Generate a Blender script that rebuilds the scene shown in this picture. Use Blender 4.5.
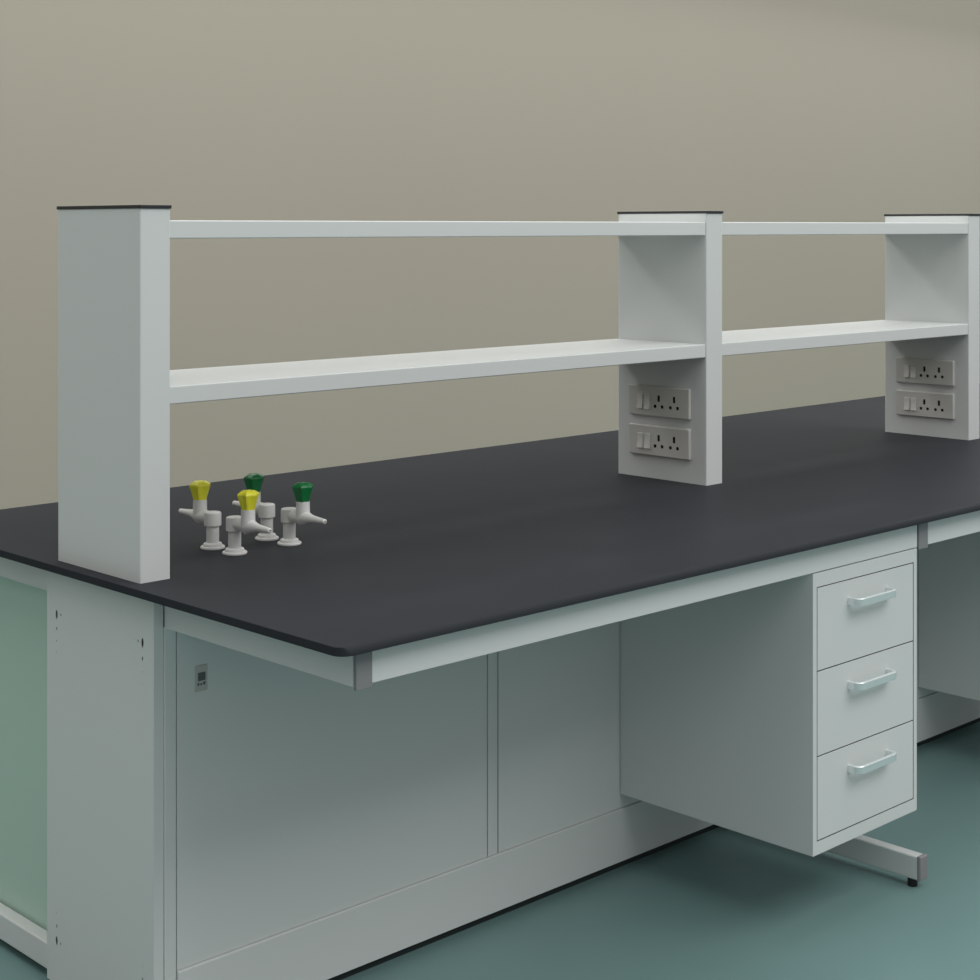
import bpy, bmesh, math
from mathutils import Vector, Matrix

# ------------------------------------------------------------------ clear
for o in list(bpy.data.objects):
    bpy.data.objects.remove(o, do_unlink=True)
S = bpy.context.scene
COL = S.collection
DZ = 0.067                     # the floor sits 67 mm under the zero of the drawing heights

# ------------------------------------------------------------------ camera
cam_d = bpy.data.cameras.new('camera')
cam = bpy.data.objects.new('camera', cam_d)
COL.objects.link(cam)
cam.location = (-1.6017, -2.5584, 1.5376 - DZ)
cam.rotation_euler = (math.pi / 2, 0, -0.7679)
cam_d.sensor_fit = 'HORIZONTAL'
cam_d.sensor_width = 36.0
cam_d.lens = 36.0 * 1653.82 / 980.0
cam_d.shift_x = 0.0
cam_d.shift_y = -(490.0 - 226.74) / 980.0
cam_d.clip_start = 0.05
S.camera = cam

# ------------------------------------------------------------------ world, lights, exposure
w = bpy.data.worlds.new('room_light')
S.world = w
w.use_nodes = True
bg = w.node_tree.nodes['Background']
bg.inputs['Color'].default_value = (0.98, 1.0, 1.0, 1)
bg.inputs['Strength'].default_value = 0.88
# soft overcast dome, brighter towards the zenith
_n = w.node_tree.nodes
_g = _n.new('ShaderNodeTexCoord')
_s = _n.new('ShaderNodeSeparateXYZ')
_r = _n.new('ShaderNodeValToRGB')
_r.color_ramp.elements[0].position = 0.0
_r.color_ramp.elements[0].color = (0.29, 0.293, 0.29, 1)
_r.color_ramp.elements[1].position = 1.0
_r.color_ramp.elements[1].color = (0.93, 0.93, 0.925, 1)
w.node_tree.links.new(_g.outputs['Generated'], _s.inputs['Vector'])
w.node_tree.links.new(_s.outputs['Z'], _r.inputs['Fac'])
w.node_tree.links.new(_r.outputs['Color'], bg.inputs['Color'])


def area(name, loc, target, sx, sy, energy, color):
    d = bpy.data.lights.new(name, 'AREA')
    d.shape = 'RECTANGLE'
    d.size, d.size_y = sx, sy
    d.energy = energy
    d.color = color
    o = bpy.data.objects.new(name, d)
    COL.objects.link(o)
    o.location = loc
    o.rotation_euler = (Vector(target) - Vector(loc)).to_track_quat('-Z', 'Y').to_euler()
    return o


area('high_front_light', (2.6, -5.0, 5.9), (2.2, -0.2, 0.8), 8.0, 3.0, 240, (1.0, 1.0, 0.995))
area('overhead_fill', (5.5, 0.2, 3.9), (5.5, 0.2, 0.0), 15.0, 3.2, 145, (1.0, 0.995, 0.985))  # unseen fill added above the bench, stronger on the upper parts
area('rear_shelf_fill', (4.6, 2.1, 3.15), (4.6, 0.2, 1.25), 12.5, 0.5, 76, (1.0, 0.995, 0.985))  # unseen fill added behind to brighten the shelf tops

S.view_settings.view_transform = 'Standard'
S.view_settings.look = 'None'
S.view_settings.gamma = 1.0
S.view_settings.use_curve_mapping = False
S.view_settings.exposure = 0.0


# ------------------------------------------------------------------ materials
def mat(name, col, rough=0.5, metal=0.0, spec=0.5, var=0.0, scale=3.0, bump=0.0, bscale=200.0, rvar=0.0, coat=0.0):
    m = bpy.data.materials.new(name)
    m.use_nodes = True
    nt = m.node_tree
    b = nt.nodes['Principled BSDF']
    b.inputs['Roughness'].default_value = rough
    b.inputs['Metallic'].default_value = metal
    b.inputs['Specular IOR Level'].default_value = spec
    b.inputs['Coat Weight'].default_value = coat
    tc = nt.nodes.new('ShaderNodeTexCoord')
    n = nt.nodes.new('ShaderNodeTexNoise')
    n.inputs['Scale'].default_value = scale
    n.inputs['Detail'].default_value = 4.0
    nt.links.new(tc.outputs['Object'], n.inputs['Vector'])
    r = nt.nodes.new('ShaderNodeValToRGB')
    r.color_ramp.elements[0].position = 0.3
    r.color_ramp.elements[1].position = 0.7
    r.color_ramp.elements[0].color = tuple(c * (1 - var) for c in col) + (1,)
    r.color_ramp.elements[1].color = tuple(min(1, c * (1 + var)) for c in col) + (1,)
    nt.links.new(n.outputs['Fac'], r.inputs['Fac'])
    nt.links.new(r.outputs['Color'], b.inputs['Base Color'])
    if rvar:
        mr = nt.nodes.new('ShaderNodeMapRange')
        mr.inputs['To Min'].default_value = rough - rvar
        mr.inputs['To Max'].default_value = rough + rvar
        nt.links.new(n.outputs['Fac'], mr.inputs['Value'])
        nt.links.new(mr.outputs['Result'], b.inputs['Roughness'])
    if bump:
        n2 = nt.nodes.new('ShaderNodeTexNoise')
        n2.inputs['Scale'].default_value = bscale
        nt.links.new(tc.outputs['Object'], n2.inputs['Vector'])
        bp = nt.nodes.new('ShaderNodeBump')
        bp.inputs['Strength'].default_value = bump
        bp.inputs['Distance'].default_value = 0.001
        nt.links.new(n2.outputs['Fac'], bp.inputs['Height'])
        nt.links.new(bp.outputs['Normal'], b.inputs['Normal'])
    return m


M = dict(
    steel=mat('white_powder_coat', (0.675, 0.695, 0.685), 0.42, var=0.006, scale=2, spec=0.4),
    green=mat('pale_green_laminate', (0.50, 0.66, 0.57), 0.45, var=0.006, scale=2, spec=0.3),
    top=mat('charcoal_worktop', (0.0365, 0.0395, 0.0445), 0.45, var=0.04, scale=6, bump=0.02, bscale=350, spec=0.012),
    cap=mat('dark_cap_plastic', (0.020, 0.021, 0.023), 0.45, var=0.02),
    grey=mat('grey_cap_plastic', (0.24, 0.235, 0.245), 0.5, var=0.02, scale=20),
    black=mat('black_rubber_and_gap_shade', (0.006, 0.006, 0.007), 0.6, var=0.05),  # rubber of the leveling feet, also the painted shade in drawer gaps
    base=mat('dark_under_kick_shade', (0.018, 0.026, 0.025), 0.6, var=0.03),  # shade below the kickboard, put into the colour
    hole=mat('dark_recess', (0.004, 0.004, 0.004), 0.9, var=0.05),
    wall=mat('taupe_wall_paint', (0.396, 0.366, 0.303), 0.85, var=0.012, scale=0.5, spec=0.2),
    floor=mat('teal_resin_floor', (0.172, 0.284, 0.276), 0.34, var=0.05, scale=2.2, spec=0.22, rvar=0.05),
    chrome=mat('satin_aluminium', (0.86, 0.90, 0.90), 0.32, metal=0.68, var=0.01),
    tap=mat('white_tap_coating', (0.72, 0.715, 0.70), 0.35, var=0.006),
    yellow=mat('yellow_knob_plastic', (0.76, 0.74, 0.04), 0.38, var=0.02, scale=30),
    emerald=mat('green_knob_plastic', (0.005, 0.165, 0.045), 0.35, var=0.02, scale=30),
    socket=mat('socket_plastic', (0.62, 0.61, 0.58), 0.38, var=0.006, spec=0.4),
    rocker=mat('rocker_plastic', (0.74, 0.73, 0.70), 0.33, var=0.006),
    sticker=mat('sticker_paper', (0.52, 0.50, 0.47), 0.6, var=0.03, scale=60),
    ink=mat('sticker_print', (0.10, 0.11, 0.11), 0.6, var=0.05),
)


# ------------------------------------------------------------------ mesh helpers (drawing coordinates)
def box(bm, x0, x1, y0, y1, z0, z1, bev=0.0, seg=2, edges=None):
    t = bmesh.new()
    vs = [t.verts.new((x, y, z)) for x in (x0, x1) for y in (y0, y1) for z in (z0, z1)]
    for f in ((0, 1, 3, 2), (4, 6, 7, 5), (0, 4, 5, 1), (2, 3, 7, 6), (0, 2, 6, 4), (1, 5, 7, 3)):
        t.faces.new([vs[i] for i in f])
    bmesh.ops.recalc_face_normals(t, faces=t.faces[:])
    if bev:
        es = t.edges[:] if edges is None else [e for e in t.edges if edges((e.verts[1].co - e.verts[0].co).normalized(), (e.verts[0].co + e.verts[1].co) / 2)]
        bmesh.ops.bevel(t, geom=es, offset=bev, segments=seg, profile=0.5, affect='EDGES')
    merge(bm, t)


def merge(bm, t):
    me = bpy.data.meshes.new('t')
    t.to_mesh(me)
    t.free()
    bm.from_mesh(me)
    bpy.data.meshes.remove(me)


def prism(bm, outline, axis, a0, a1, bev=0.0, seg=2):
    """outline: 2-D points; extruded along axis ('x','y','z') from a0 to a1"""
    def P(p, a):
        return {'x': (a, p[0], p[1]), 'y': (p[0], a, p[1]), 'z': (p[0], p[1], a)}[axis]
    t = bmesh.new()
    A = [t.verts.new(P(p, a0)) for p in outline]
    B = [t.verts.new(P(p, a1)) for p in outline]
    n = len(outline)
    t.faces.new(A)
    t.faces.new(B[::-1])
    for i in range(n):
        t.faces.new((A[i], B[i], B[(i + 1) % n], A[(i + 1) % n]))
    bmesh.ops.recalc_face_normals(t, faces=t.faces[:])
    if bev:
        es = [e for e in t.edges if len({round(getattr(v.co, axis), 6) for v in e.verts}) == 1]
        bmesh.ops.bevel(t, geom=es, offset=bev, segments=seg, profile=0.5, affect='EDGES')
    merge(bm, t)


def rrect(x0, x1, y0, y1, r, n=6, corners=(1, 1, 1, 1)):
    pts = []
    for k, (cx, cy, a0) in enumerate(((x0 + r, y0 + r, 180), (x1 - r, y0 + r, 270), (x1 - r, y1 - r, 0), (x0 + r, y1 - r, 90))):
        if not corners[k]:
            pts.append(((x0, y0), (x1, y0), (x1, y1), (x0, y1))[k])
            continue
        for i in range(n + 1):
            a = math.radians(a0 + 90 * i / n)
            pts.append((cx + r * math.cos(a), cy + r * math.sin(a)))
    return pts


def lathe(bm, prof, origin, axis=(0, 0, 1), n=40):
    """prof: (radius, height) pairs along axis from origin"""
    t = bmesh.new()
    q = Vector((0, 0, 1)).rotation_difference(Vector(axis).normalized())
    o = Vector(origin)
    rings = []
    for r, h in prof:
        if r <= 1e-6:
            rings.append([t.verts.new(o + q @ Vector((0, 0, h)))])
        else:
            rings.append([t.verts.new(o + q @ Vector((r * math.cos(2 * math.pi * i / n), r * math.sin(2 * math.pi * i / n), h))) for i in range(n)])
    for a, b in zip(rings, rings[1:]):
        for i in range(n):
            j = (i + 1) % n
            if len(a) == 1:
                t.faces.new((a[0], b[i], b[j]))
            elif len(b) == 1:
                t.faces.new((a[i], b[0], a[j]))
            else:
                t.faces.new((a[i], b[i], b[j], a[j]))
    if len(rings[0]) > 1:
        t.faces.new(rings[0])
    if len(rings[-1]) > 1:
        t.faces.new(rings[-1][::-1])
    bmesh.ops.recalc_face_normals(t, faces=t.faces[:])
    merge(bm, t)


def shade(me, ang=35):
    for p in me.polygons:
        p.use_smooth = True
    me.set_sharp_from_angle(angle=math.radians(ang))


def flat_normals(o):
    md = o.modifiers.new('weighted_normal', 'WEIGHTED_NORMAL')
    md.keep_sharp = True
    md.weight = 80


def thing(name, label, cat, org, group=None):
    o = bpy.data.objects.new(name, None)
    o.empty_display_size = 0.05
    COL.objects.link(o)
    o.location = (org[0], org[1], org[2] - DZ)
    o['label'] = label
    o['category'] = cat
    if group:
        o['group'] = group
    o['org'] = list(org)
    return o


def obj(name, bm, m, parent=None, org=None, label=None, cut=None):
    """links the bmesh as ONE mesh object; drawing coordinates become local to the thing's base"""
    if parent is not None:
        root = parent
        while root.parent:
            root = root.parent
        org = tuple(root['org'])
    org = org or (0, 0, 0)
    bmesh.ops.translate(bm, verts=bm.verts[:], vec=(-org[0], -org[1], -org[2]))
    me = bpy.data.meshes.new(name)
    bm.to_mesh(me)
    bm.free()
    o = bpy.data.objects.new(name, me)
    COL.objects.link(o)
    if cut is not None:
        bmesh.ops.translate(cut, verts=cut.verts[:], vec=(-org[0], -org[1], -org[2]))
        cm = bpy.data.meshes.new('c')
        cut.to_mesh(cm)
        cut.free()
        co = bpy.data.objects.new('c', cm)
        COL.objects.link(co)
        md = o.modifiers.new('b', 'BOOLEAN')
        md.operation = 'DIFFERENCE'
        md.solver = 'EXACT'
        md.object = co
        dg = bpy.context.evaluated_depsgraph_get()
        nm = bpy.data.meshes.new_from_object(o.evaluated_get(dg))
        o.modifiers.clear()
        o.data = nm
        nm.name = name
        bpy.data.objects.remove(co, do_unlink=True)
        bpy.data.meshes.remove(cm)
        bpy.data.meshes.remove(me)
        me = nm
    shade(me)
    flat_normals(o)
    me.materials.clear()
    me.materials.append(m)
    if parent is not None:
        o.parent = parent
    else:
        o.location = (org[0], org[1], org[2] - DZ)
        o['org'] = list(org)
    if label:
        o['label'] = label
    return o


def tag(o, label, cat, group=None):
    o['label'] = label
    o['category'] = cat
    if group:
        o['group'] = group
    return o


def B(*a, **k):
    bm = bmesh.new()
    box(bm, *a, **k)
    return bm


# ------------------------------------------------------------------ the setting
bm = bmesh.new()
box(bm, -9, 16, -9, 2.6, -0.05 + DZ, 0.0 + DZ)
f = obj('floor', bm, M['floor'])
f['kind'] = 'structure'
bm = bmesh.new()
box(bm, -9, 16, 2.6, 2.75, -0.05 + DZ, 3.6 + DZ)
wl = obj('wall_back', bm, M['wall'])
wl['kind'] = 'structure'

# ------------------------------------------------------------------ key sizes of the bench
ZT, TT = 0.9, 0.0144              # worktop top and thickness
ZB = ZT - TT                      # worktop underside
XE = 6.0                         # far end of what is built of the bench
YF, YR = -0.577, 0.867            # front and rear faces of the frame
W_, D_ = 0.0637, 0.29             # reagent post
PX = (0.0, 1.6093, 2.8562)        # left faces of the three posts
RB = 0.8264                       # underside of the rails
YP, YQ = -0.0483, 0.3345          # panel planes of the spine
FX = ((0.0208, 0.0547), (1.631, 1.670), (2.893, 2.932))     # the leg frames

# ------------------------------------------------------------------ underframe
frame_labels = ('white leg frame with grey capped arm and foot at the near left bench end',
                'white leg frame whose capped foot pokes out under the three drawer cabinet',
                'white leg frame beside the cabinet at the right edge')
for i, (x0, x1) in enumerate(FX):
    fr = thing('leg_frame', frame_labels[i], 'frame', (x0, 0.143, DZ), 'leg frames of the bench')
    yc0 = YP if i == 0 else YP + 0.021
    obj('column', B(x0, x0 + 0.0236, yc0, YQ, 0.0865, ZB - 0.0005, bev=0.0015), M['steel'], fr)
    arm = bmesh.new()
    box(arm, x0, x1, YF + 0.004, YR - 0.004, RB - 0.0005, ZB - 0.0005, bev=0.0008,
        edges=lambda d, c: abs(d.y) > 0.9)
    a = obj('top_arm', arm, M['steel'], fr)
    for (y0, y1) in ((YF - 0.003, YF + 0.0035), (YR - 0.0035, YR + 0.003)):
        obj('end_cap', B(x0 + 0.001, x1 + 0.0003, y0, y1, RB - 0.006, ZB - 0.001, bev=0.002), M['grey'], a, label='grey plastic end cap of the arm')
    ft = bmesh.new()
    x1f = x0 + 0.030
    prism(ft, rrect(x0, x1f, 0.085, 0.138, 0.004, 4), 'y', YF + 0.001, YR - 0.001)
    fo = obj('foot_bar', ft, M['steel'], fr)
    for sgn, ye in ((-1, YF + 0.001), (1, YR - 0.001)):
        ya, yb = sorted((ye, ye + sgn * 0.0085))
        cb = bmesh.new()
        box(cb, x0 - 0.0004, x1f + 0.0006, ya, yb, 0.0842, 0.1392, bev=0.0052, seg=4,
            edges=lambda d, c, s_=sgn, e_=ye: abs(c.y - (e_ + s_ * 0.0085)) < 0.002)
        obj('end_cap', cb, M['grey'], fo, label='grey plastic end plug of the foot bar')
        lf = bmesh.new()
        lathe(lf, [(0.0, 0), (0.0105, 0), (0.0110, 0.0008), (0.0110, 0.018), (0.0, 0.018)], (x0 + 0.0125, ye - sgn * 0.0195, DZ + 0.0001))
        obj('leveling_foot', lf, M['black'], fo, label='black leveling foot')
# cover strip between two service panels
tag(obj('joint_strip', B(0.8163, 0.8441, YP, YP + 0.017, 0.2102, ZB - 0.002, bev=0.001), M['steel'], org=(0.83, YP, 0.2102)),
    'narrow upright white strip between the two service panels', 'strip')
# front rails
for (x0, x1, lb) in ((FX[0][1] + 0.0006, FX[1][0] - 0.0015, 'long white front rail under the near worktop edge, above the drawer cabinet'),
                     (FX[1][1] + 0.0006, FX[2][0] - 0.0015, 'white front rail right of the drawer cabinet under the worktop edge')):
    tag(obj('front_rail', B(x0, x1, YF, YF + 0.03, RB, ZB - 0.0005, bev=0.0012), M['steel'], org=((x0 + x1) / 2, YF, RB)), lb, 'rail', 'front rails of the bench')

# ------------------------------------------------------------------ spine panels
ep = bmesh.new()
box(ep, 0.0, 0.0205, -0.0445, 0.3312, 0.088, ZB - 0.001, bev=0.0008)
cut = bmesh.new()
slots = [(-0.0078, 0.7962, .0038, .0088), (0.006, 0.7968, .0018, .0030), (0.0202, 0.7978, .0009, .0012), (-0.0078, 0.7679, .0020, .0042),
         (-0.0078, 0.744, .0011, .0014), (-0.0078, 0.7226, .0011, .0014),
         (0.2943, 0.7957, .0038, .0088), (0.2781, 0.7973, .0018, .0030), (0.2943, 0.7686, .0020, .0036), (0.2943, 0.7448, .0011, .0014), (0.2943, 0.7238, .0011, .0014),
         (0.2943, 0.1711, .0038, .0088), (0.2792, 0.1697, .0018, .0034), (0.2943, 0.1994, .0020, .0036), (0.2943, 0.2243, .0011, .0014),
         (-0.0078, 0.1711, .0038, .0088), (0.006, 0.1697, .0018, .0034), (-0.0078, 0.1964, .0020, .0036), (-0.0078, 0.2203, .0011, .0014)]
liners = bmesh.new()
for (y, z, ry, rz) in slots:
    ov = [(y + ry * math.cos(2 * math.pi * k / 16), z + rz * math.sin(2 * math.pi * k / 16)) for k in range(16)]
    prism(cut, ov, 'x', -0.004, 0.006)
e = thing('end_panel', 'white metal end panel with small slots under the near left bench end', 'panel', (0.0, 0.1435, 0.088))
obj('panel', ep, M['steel'], e, cut=cut)
for (y, z, ry, rz) in slots:
    ov = [(y + ry * 0.99 * math.cos(2 * math.pi * k / 16), z + rz * 0.99 * math.sin(2 * math.pi * k / 16)) for k in range(16)]
    h = bmesh.new()
    prism(h, ov, 'x', 0.0012, 0.0058)
    obj('slot', h, M['hole'], e, label='dark slot in the panel')

def service_panel(x0, x1, label):
    t = thing('service_panel', label, 'panel', ((x0 + x1) / 2, YP, 0.2102), 'removable panels along the spine of the bench')
    obj('panel', B(x0, x1, YP, YP + 0.018, 0.2102, RB - 0.0012, bev=0.0012), M['steel'], t)
    return t

sp = service_panel(0.0462, 0.8135, 'wide white service panel with small sticker behind near left knee space')
st = bmesh.new()
box(st, 0.0835, 0.1100, YP - 0.0012, YP - 0.0001, 0.6995, 0.7465, bev=0.0004)
s = obj('sticker', st, M['sticker'], sp, label='small grey sticker with dark print')
pr = bmesh.new()
y0, y1 = YP - 0.0015, YP - 0.0011
box(pr, 0.0895, 0.1055, y0, y1, 0.7185, 0.7335)
box(pr, 0.0885, 0.0925, y0, y1, 0.7105, 0.7150)
box(pr, 0.0945, 0.0985, y0, y1, 0.7105, 0.7140)
box(pr, 0.1005, 0.1055, y0, y1, 0.7105, 0.7160)
obj('print', pr, M['ink'], s, label='dark printed block')
service_panel(0.8475, 1.6285, 'white service panel running in behind the three drawer cabinet')
service_panel(1.672, 2.8915, 'shaded white service panel between the drawer cabinet and the cabinet at right')

kt = thing('kickboard', 'long low white kickboard just above the floor under the spine panels', 'kickboard', (1.7, YP, DZ))
k = bmesh.new()
box(k, 0.0455, XE - 0.03, YP - 0.0055, YP + 0.0195, 0.0903, 0.2098, bev=0.0028, seg=3, edges=lambda d, c: abs(d.x) > 0.9 and c.z > 0.19)
kc = bmesh.new()
for (x0, x1) in FX:                      # notches around the foot bars
    box(kc, x0 - 0.0015, x0 + 0.0315, YP - 0.02, YP + 0.04, 0.08, 0.1395)
obj('board', k, M['steel'], kt, cut=kc)
obj('under_kick_shade', B(0.056, XE - 0.05, YP + 0.0150, YP + 0.0195, DZ + 0.0002, 0.0845), M['base'], kt, label='dark strip painting the shade under the kickboard')  # added dark strip, stands for the shadow in the gap above the floor

# ------------------------------------------------------------------ worktop
wt = bmesh.new()
# the front edge is rounded over, the other edges keep a crisp arris
ol = rrect(-0.0297, XE, -0.607, 0.893, 0.024, 8)
NP = len(ol)
nrm = []
for i, (px, py) in enumerate(ol):
    q, c = divmod(i, 9)
    a_ = math.radians((180, 270, 0, 90)[q] + 90 * c / 8)
    nrm.append((math.cos(a_), math.sin(a_)))
rings = []
for kind, ks in (('b', range(3)), ('t', range(9))):
    for kk in ks:
        ring = []
        for (px, py), (nx, ny) in zip(ol, nrm):
            if kind == 'b':
                r_, t_ = 0.0010, math.pi / 2 * kk / 2
                ins, z_ = r_ * (1 - math.sin(t_)), ZB + r_ * (1 - math.cos(t_))
            else:
                u = min(1.0, max(0.0, (-ny - 0.75) / 0.25))
                r_ = 0.0010 + 0.0115 * u * u * (3 - 2 * u)
                t_ = math.pi / 2 * kk / 8
                ins, z_ = r_ * (1 - math.cos(t_)), ZT - r_ * (1 - math.sin(t_))
            ring.append(wt.verts.new((px - nx * ins, py - ny * ins, z_)))
        rings.append(ring)
for ra, rb in zip(rings, rings[1:]):
    for i in range(NP):
        wt.faces.new((ra[i], ra[(i + 1) % NP], rb[(i + 1) % NP], rb[i]))
wt.faces.new(rings[0][::-1])
wt.faces.new(rings[-1])
bmesh.ops.recalc_face_normals(wt, faces=wt.faces[:])
tag(obj('worktop', wt, M['top'], org=(1.6, 0.143, ZB)), 'long charcoal laboratory worktop with rounded corner', 'worktop')


# ------------------------------------------------------------------ cabinets
def cabinet(x0, x1, label, face=-1, side_mat='steel', zb=0.2436, front=True, group=None):
    """face -1: front towards the viewer's side, +1: towards the far side"""
    yb, yf = (YP - 0.0015, YF) if face < 0 else (YQ + 0.0015, YR)
    t = thing('drawer_cabinet', label, 'cabinet', ((x0 + x1) / 2, (yb + yf) / 2, zb), group)
    zt = RB - 0.0022
    th = 0.0132
    cb = bmesh.new()
    ya, yc = min(yb, yf), max(yb, yf)
    box(cb, x0, x1, ya, yc, zb, zt, bev=0.0012)
    cu = bmesh.new()
    if face < 0:
        box(cu, x0 + th, x1 - th, yf - 0.05, yf + 0.046, 0.2710, 0.7955)
    else:
        box(cu, x0 + th, x1 - th, yf - 0.046, yf + 0.05, 0.2710, 0.7955)
    obj('carcass', cb, M[side_mat], t, cut=cu)
    g = 0.0012
    se = bmesh.new()  # black strips fill the drawer gaps to paint their shade
    ys0, ys1 = (yf + 0.0012, yf + 0.012) if face < 0 else (yf - 0.012, yf - 0.0012)
    for (za, zc) in ((0.7934, 0.7953), (0.6205, 0.6225), (0.4449, 0.4469), (0.2712, 0.2732)):
        box(se, x0 + th + 0.0001, x1 - th - 0.0001, ys0, ys1, za, zc)
    for xs in (x0 + th + 0.0001, x1 - th - 0.0027):
        box(se, xs, xs + 0.0026, ys0, ys1, 0.2712, 0.7953)
    obj('gap_shade', se, M['black'], t, label='black strip painting the shade in the drawer gaps')
    for (za, zc) in ((0.6215, 0.7955), (0.4459, 0.6215), (0.2710, 0.4459)):
        dr = bmesh.new()
        d0, d1 = (yf, yf + 0.045) if face < 0 else (yf - 0.045, yf)
        box(dr, x0 + th + 0.0028, x1 - th - 0.0028, d0, d1, za + (g if za > 0.3 else 0.0024), zc - (g if zc < 0.79 else 0.0024), bev=0.0008)
        d = obj('drawer', dr, M['steel'], t)
        hb = bmesh.new()
        handle_mesh(hb, (x0 + x1) / 2 + 0.004, yf, 0.7490 + (za - 0.6215) * (1.0 if za > 0.5 else 1.005), face)
        obj('handle', hb, M['chrome'], d, label='satin metal bow handle')
    return t


def handle_mesh(bm, xc, yf, zc, face):
    """flat strap bent to a bow: two short legs and a bar with rounded bends"""
    hw, dp, th, hh, r = 0.0765, 0.030, 0.0080, 0.0082, 0.019
    path = [(-hw, 0.0)]
    for i in range(7):
        a = math.pi - (math.pi / 2) * i / 6
        path.append((-hw + r + r * math.cos(a), dp - r + r * math.sin(a)))
    for i in range(7):
        a = math.pi / 2 - (math.pi / 2) * i / 6
        path.append((hw - r + r * math.cos(a), dp - r + r * math.sin(a)))
    path.append((hw, 0.0))
    t = bmesh.new()
    rings = []
    n = len(path)
    sec = [(th * u, hh * v) for u, v in ((0, -0.86), (0.14, -1), (0.86, -1), (1, -0.86), (1, 0.86), (0.86, 1), (0.14, 1), (0, 0.86))]
    for i, (px, py) in enumerate(path):
        ax, ay = path[max(i - 1, 0)]
        bx, by = path[min(i + 1, n - 1)]
        tx, ty = bx - ax, by - ay
        L = math.hypot(tx, ty)
        nx, ny = ty / L, -tx / L                      # inward normal
        if i in (0, n - 1):
            nx, ny = (1, 0) if i == 0 else (-1, 0)
        rings.append([t.verts.new((xc + px + nx * u, yf + face * (py + ny * u), zc + v)) for u, v in sec])
    for a, b in zip(rings, rings[1:]):
        for i in range(len(sec)):
            j = (i + 1) % len(sec)
            t.faces.new((a[i], a[j], b[j], b[i]))
    t.faces.new(rings[0])
    t.faces.new(rings[-1][::-1])
    bmesh.ops.recalc_face_normals(t, faces=t.faces[:])
    merge(bm, t)


cabinet(1.2333, 1.6283, 'white three drawer cabinet with satin bow handles hung under the worktop', -1)
cabinet(2.4945, 2.8895, 'shaded white cabinet at the right edge, only its left side showing', -1)
# rear side of the bench: a pale green sided cabinet reaching down behind the foot bar
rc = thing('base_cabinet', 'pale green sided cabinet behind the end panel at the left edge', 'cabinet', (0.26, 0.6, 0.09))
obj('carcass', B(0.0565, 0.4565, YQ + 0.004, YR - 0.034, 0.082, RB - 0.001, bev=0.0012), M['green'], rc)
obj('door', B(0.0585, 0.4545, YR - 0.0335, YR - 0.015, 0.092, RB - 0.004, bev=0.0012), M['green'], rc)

# ------------------------------------------------------------------ reagent posts
post_labels = ('white reagent rack post at the near left end of the worktop, before the taps',
               'middle white reagent rack post with two twin sockets on its side',
               'white reagent rack post cut by the right edge, with two twin sockets')
for x, lb in zip(PX, post_labels):
    t = thing('reagent_post', lb, 'post', (x + W_ / 2, D_ / 2, ZT), 'posts of the reagent rack')
    obj('body', B(x, x + W_, 0.0, D_, ZT, 1.5703, bev=0.003, seg=3, edges=lambda d, c: abs(d.z) > 0.9), M['steel'], t)
    obj('top_cap', B(x - 0.0015, x + W_ + 0.0012, -0.0026, D_ + 0.0022, 1.5703, 1.5768, bev=0.001), M['cap'], t, label='thin dark top cap')

# ------------------------------------------------------------------ shelves
for i, (nm, za, zb) in enumerate((('upper', 1.5159, 1.5493), ('lower', 1.215, 1.2479))):
    for j in range(2):
        x0, x1 = PX[j] + W_ + 0.0004, PX[j + 1] - 0.0004
        lb = '%s white reagent shelf %s' % (nm, ('between the near left post and the middle post', 'between the middle post and the right edge post')[j])
        sh = bmesh.new()
        box(sh, x0, x1, 0.003, 0.296, za, zb, bev=0.0024, seg=3, edges=lambda d, c: abs(d.x) > 0.9)
        tag(obj('reagent_shelf', sh, M['steel'], org=((x0 + x1) / 2, 0.15, za)), lb, 'shelf', 'shelves of the reagent rack')


# ------------------------------------------------------------------ twin sockets
def pin_slot(y, z, ry, rz):
    return rrect(y - ry, y + ry, z - rz, z + rz, min(ry, rz) * 0.7, 3)


PINS = []
for yc in (0.1445, 0.0945):
    PINS.append([(yc, 1.1045, 0.0041, 0.0084), (yc + 0.0118, 1.0842, 0.0046, 0.0044), (yc - 0.0112, 1.0842, 0.0046, 0.0044)])


def twin_socket(x, label):
    z0 = 1.0584
    t = thing('power_socket', label, 'socket', (x, 0.1505, z0), 'twin switched sockets on the reagent posts')
    cut = bmesh.new()
    for grp in PINS:
        for p_ in grp:
            prism(cut, pin_slot(*p_), 'x', x - 0.02, x - 0.0045)
    pl = bmesh.new()
    # raised plate with chamfered rim
    prism(pl, rrect(0.0455, 0.2455, 1.0582, 1.1352, 0.004, 4), 'x', x - 0.0108, x - 0.0002, bev=0.0035, seg=3)
    obj('plate', pl, M['socket'], t, cut=cut)
    for (ya, yb) in ((0.1965, 0.2135), (0.1725, 0.1895)):
        r = bmesh.new()
        ym = (ya + yb) / 2
        t2 = bmesh.new()
        pts = [(x - 0.0104, 1.0755), (x - 0.0165, 1.0765), (x - 0.0125, 1.0950), (x - 0.0140, 1.1130), (x - 0.0104, 1.1135)]
        prism(r, [(a, b) for a, b in pts], 'y', ya, yb, bev=0.0006)
        t2.free()
        obj('switch', r, M['rocker'], t)
    for grp in PINS:
        for (py, pz, ry, rz) in grp:
            h = bmesh.new()
            prism(h, pin_slot(py, pz, ry * 0.985, rz * 0.985), 'x', x - 0.0098, x - 0.0050)
            obj('pin_hole', h, M['hole'], t, label='dark pin hole')
    return t


def copy_thing(o, delta, label, rot=0.0):
    c = o.copy()
    COL.objects.link(c)
    c.location = Vector(o.location) + Vector(delta)
    c.rotation_euler = (0, 0, rot)
    c['label'] = label
    for ch in list(o.children):
        d = ch.copy()
        COL.objects.link(d)
        d.parent = c
        for g in list(ch.children):
            h = g.copy()
            COL.objects.link(h)
            h.parent = d
    return c


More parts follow.
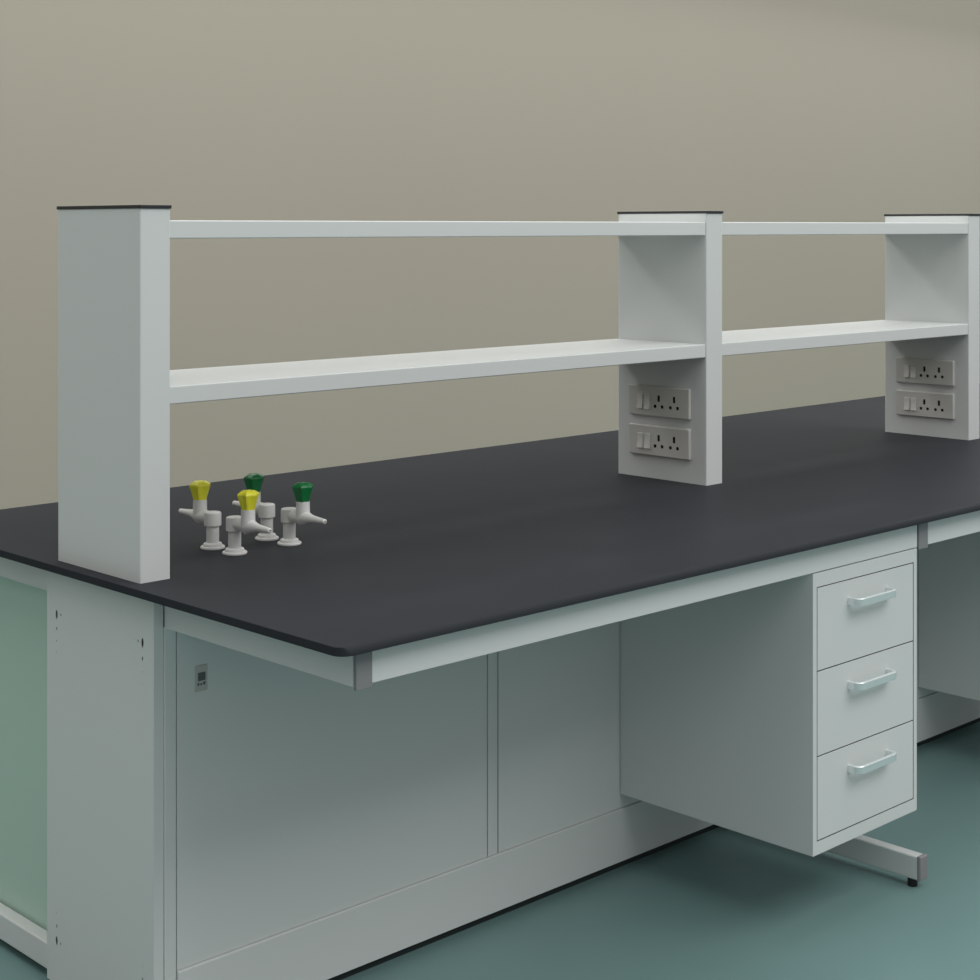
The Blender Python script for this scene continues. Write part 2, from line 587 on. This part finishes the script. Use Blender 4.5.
s0 = twin_socket(PX[1], 'upper twin switched socket on the middle reagent post')
copy_thing(s0, (0, 0, -0.1001), 'lower twin switched socket on the middle reagent post')
copy_thing(s0, (PX[2] - PX[1], 0, 0), 'upper twin switched socket on the post at the right edge')
copy_thing(s0, (PX[2] - PX[1], 0, -0.1001), 'lower twin switched socket on the post at the right edge')


# ------------------------------------------------------------------ gas taps
def gas_tap(x, y, label):
    t = thing('gas_tap', label, 'tap', (x, y, ZT), 'bench taps beside the near left post')
    b = bmesh.new()
    lathe(b, [(0, 0), (0.0236, 0), (0.0244, 0.0012), (0.0244, 0.0030), (0.0234, 0.0045), (0.0192, 0.0050), (0.0188, 0.0062), (0.0185, 0.0090), (0.0172, 0.0108), (0.0138, 0.0120), (0, 0.0120)], (x, y, ZT))
    obj('base_flange', b, M['tap'], t)
    b = bmesh.new()
    lathe(b, [(0, 0.0115), (0.0126, 0.0115), (0.0126, 0.0455), (0, 0.0455)], (x, y, ZT))
    obj('column', b, M['tap'], t)
    b = bmesh.new()
    lathe(b, [(0, 0.0450), (0.0160, 0.0450), (0.0170, 0.0460), (0.0170, 0.0680), (0.0160, 0.0712), (0.0135, 0.0722), (0, 0.0722)], (x, y, ZT))
    obj('head', b, M['tap'], t)
    # valve body: horizontal barrel joining the head to the upright neck
    yv = y - 0.0445
    b = bmesh.new()
    lathe(b, [(0, 0), (0.0132, 0), (0.0132, 0.020), (0.0136, 0.0300), (0.0138, 0.0400), (0.010, 0.048), (0, 0.050)], (x, y - 0.003, ZT + 0.0590), axis=(0, -1, 0))
    # rounded bowl under the neck
    pr_ = [(0, -0.0165)]
    for k_ in range(1, 9):
        a = -math.pi / 2 + (math.pi / 2) * k_ / 8
        pr_.append((0.0148 * math.cos(a), 0.0165 * math.sin(a)))
    pr_ += [(0.0140, 0.008), (0.0137, 0.0320), (0, 0.0320)]
    lathe(b, pr_, (x, yv, ZT + 0.0600))
    obj('valve_body', b, M['tap'], t)
    # tapered hose nozzle
    b = bmesh.new()
    lathe(b, [(0, 0), (0.0142, 0), (0.0138, 0.010), (0.0118, 0.0195), (0.0095, 0.026), (0.0075, 0.038), (0.0062, 0.055), (0.0056, 0.066), (0.0050, 0.069), (0.0054, 0.070),
              (0.0050, 0.074), (0.0032, 0.0755), (0.0022, 0.0755), (0.0022, 0.070), (0, 0.070)], (x, yv + 0.004, ZT + 0.0600), axis=(0, -1, -0.005))
    obj('nozzle', b, M['tap'], t)
    # fluted knob
    n = 60
    kb = bmesh.new()
    rings = []
    rows = [(0.0140, 0.0), (0.0142, 0.002), (0.0178, 0.015), (0.0222, 0.0285), (0.0224, 0.0305), (0.0210, 0.0335), (0.0125, 0.0385), (0.004, 0.0395)]
    for (r, h) in rows:
        f_ = min(1.0, h / 0.02)
        ring = []
        for i in range(n):
            a = 2 * math.pi * i / n
            c5 = 1 - abs(math.cos(3 * a))
            rr = r * (1 - (0.05 + 0.19 * f_) * (1 - c5))
            ring.append(kb.verts.new((x + rr * math.cos(a + 0.25), yv + rr * math.sin(a + 0.25), ZT + 0.0915 + h * 0.95)))
        rings.append(ring)
    for a, b_ in zip(rings, rings[1:]):
        for i in range(n):
            kb.faces.new((a[i], a[(i + 1) % n], b_[(i + 1) % n], b_[i]))
    kb.faces.new(rings[0])
    kb.faces.new(rings[-1][::-1])
    bmesh.ops.recalc_face_normals(kb, faces=kb.faces[:])
    obj('knob', kb, M['yellow'], t, label='yellow fluted knob')
    return t


t0 = gas_tap(0.2815, 0.1090, 'front white tap with yellow knob, nozzle towards the viewer')
copy_thing(t0, (0.0003, 0.0750, 0), 'white tap with yellow knob nearest the post, nozzle pointing left', math.pi)
emerald = [c for c in t0.children if c.name.startswith('knob')][0].data.copy()
emerald.materials.clear()
emerald.materials.append(M['emerald'])
for dx, dy, rot, lb in ((0.1348, 0.0030, 0, 'rightmost white tap with green knob, nozzle pointing right'),
                        (0.1344, 0.0780, math.pi, 'rear white tap with green knob, half hidden behind the front yellow tap')):
    c = copy_thing(t0, (dx, dy, 0), lb, rot)
    for ch in c.children:
        if ch.name.startswith('knob'):
            ch.data = emerald
            ch['label'] = 'green fluted knob'

for o in bpy.data.objects:
    if 'org' in o:
        del o['org']
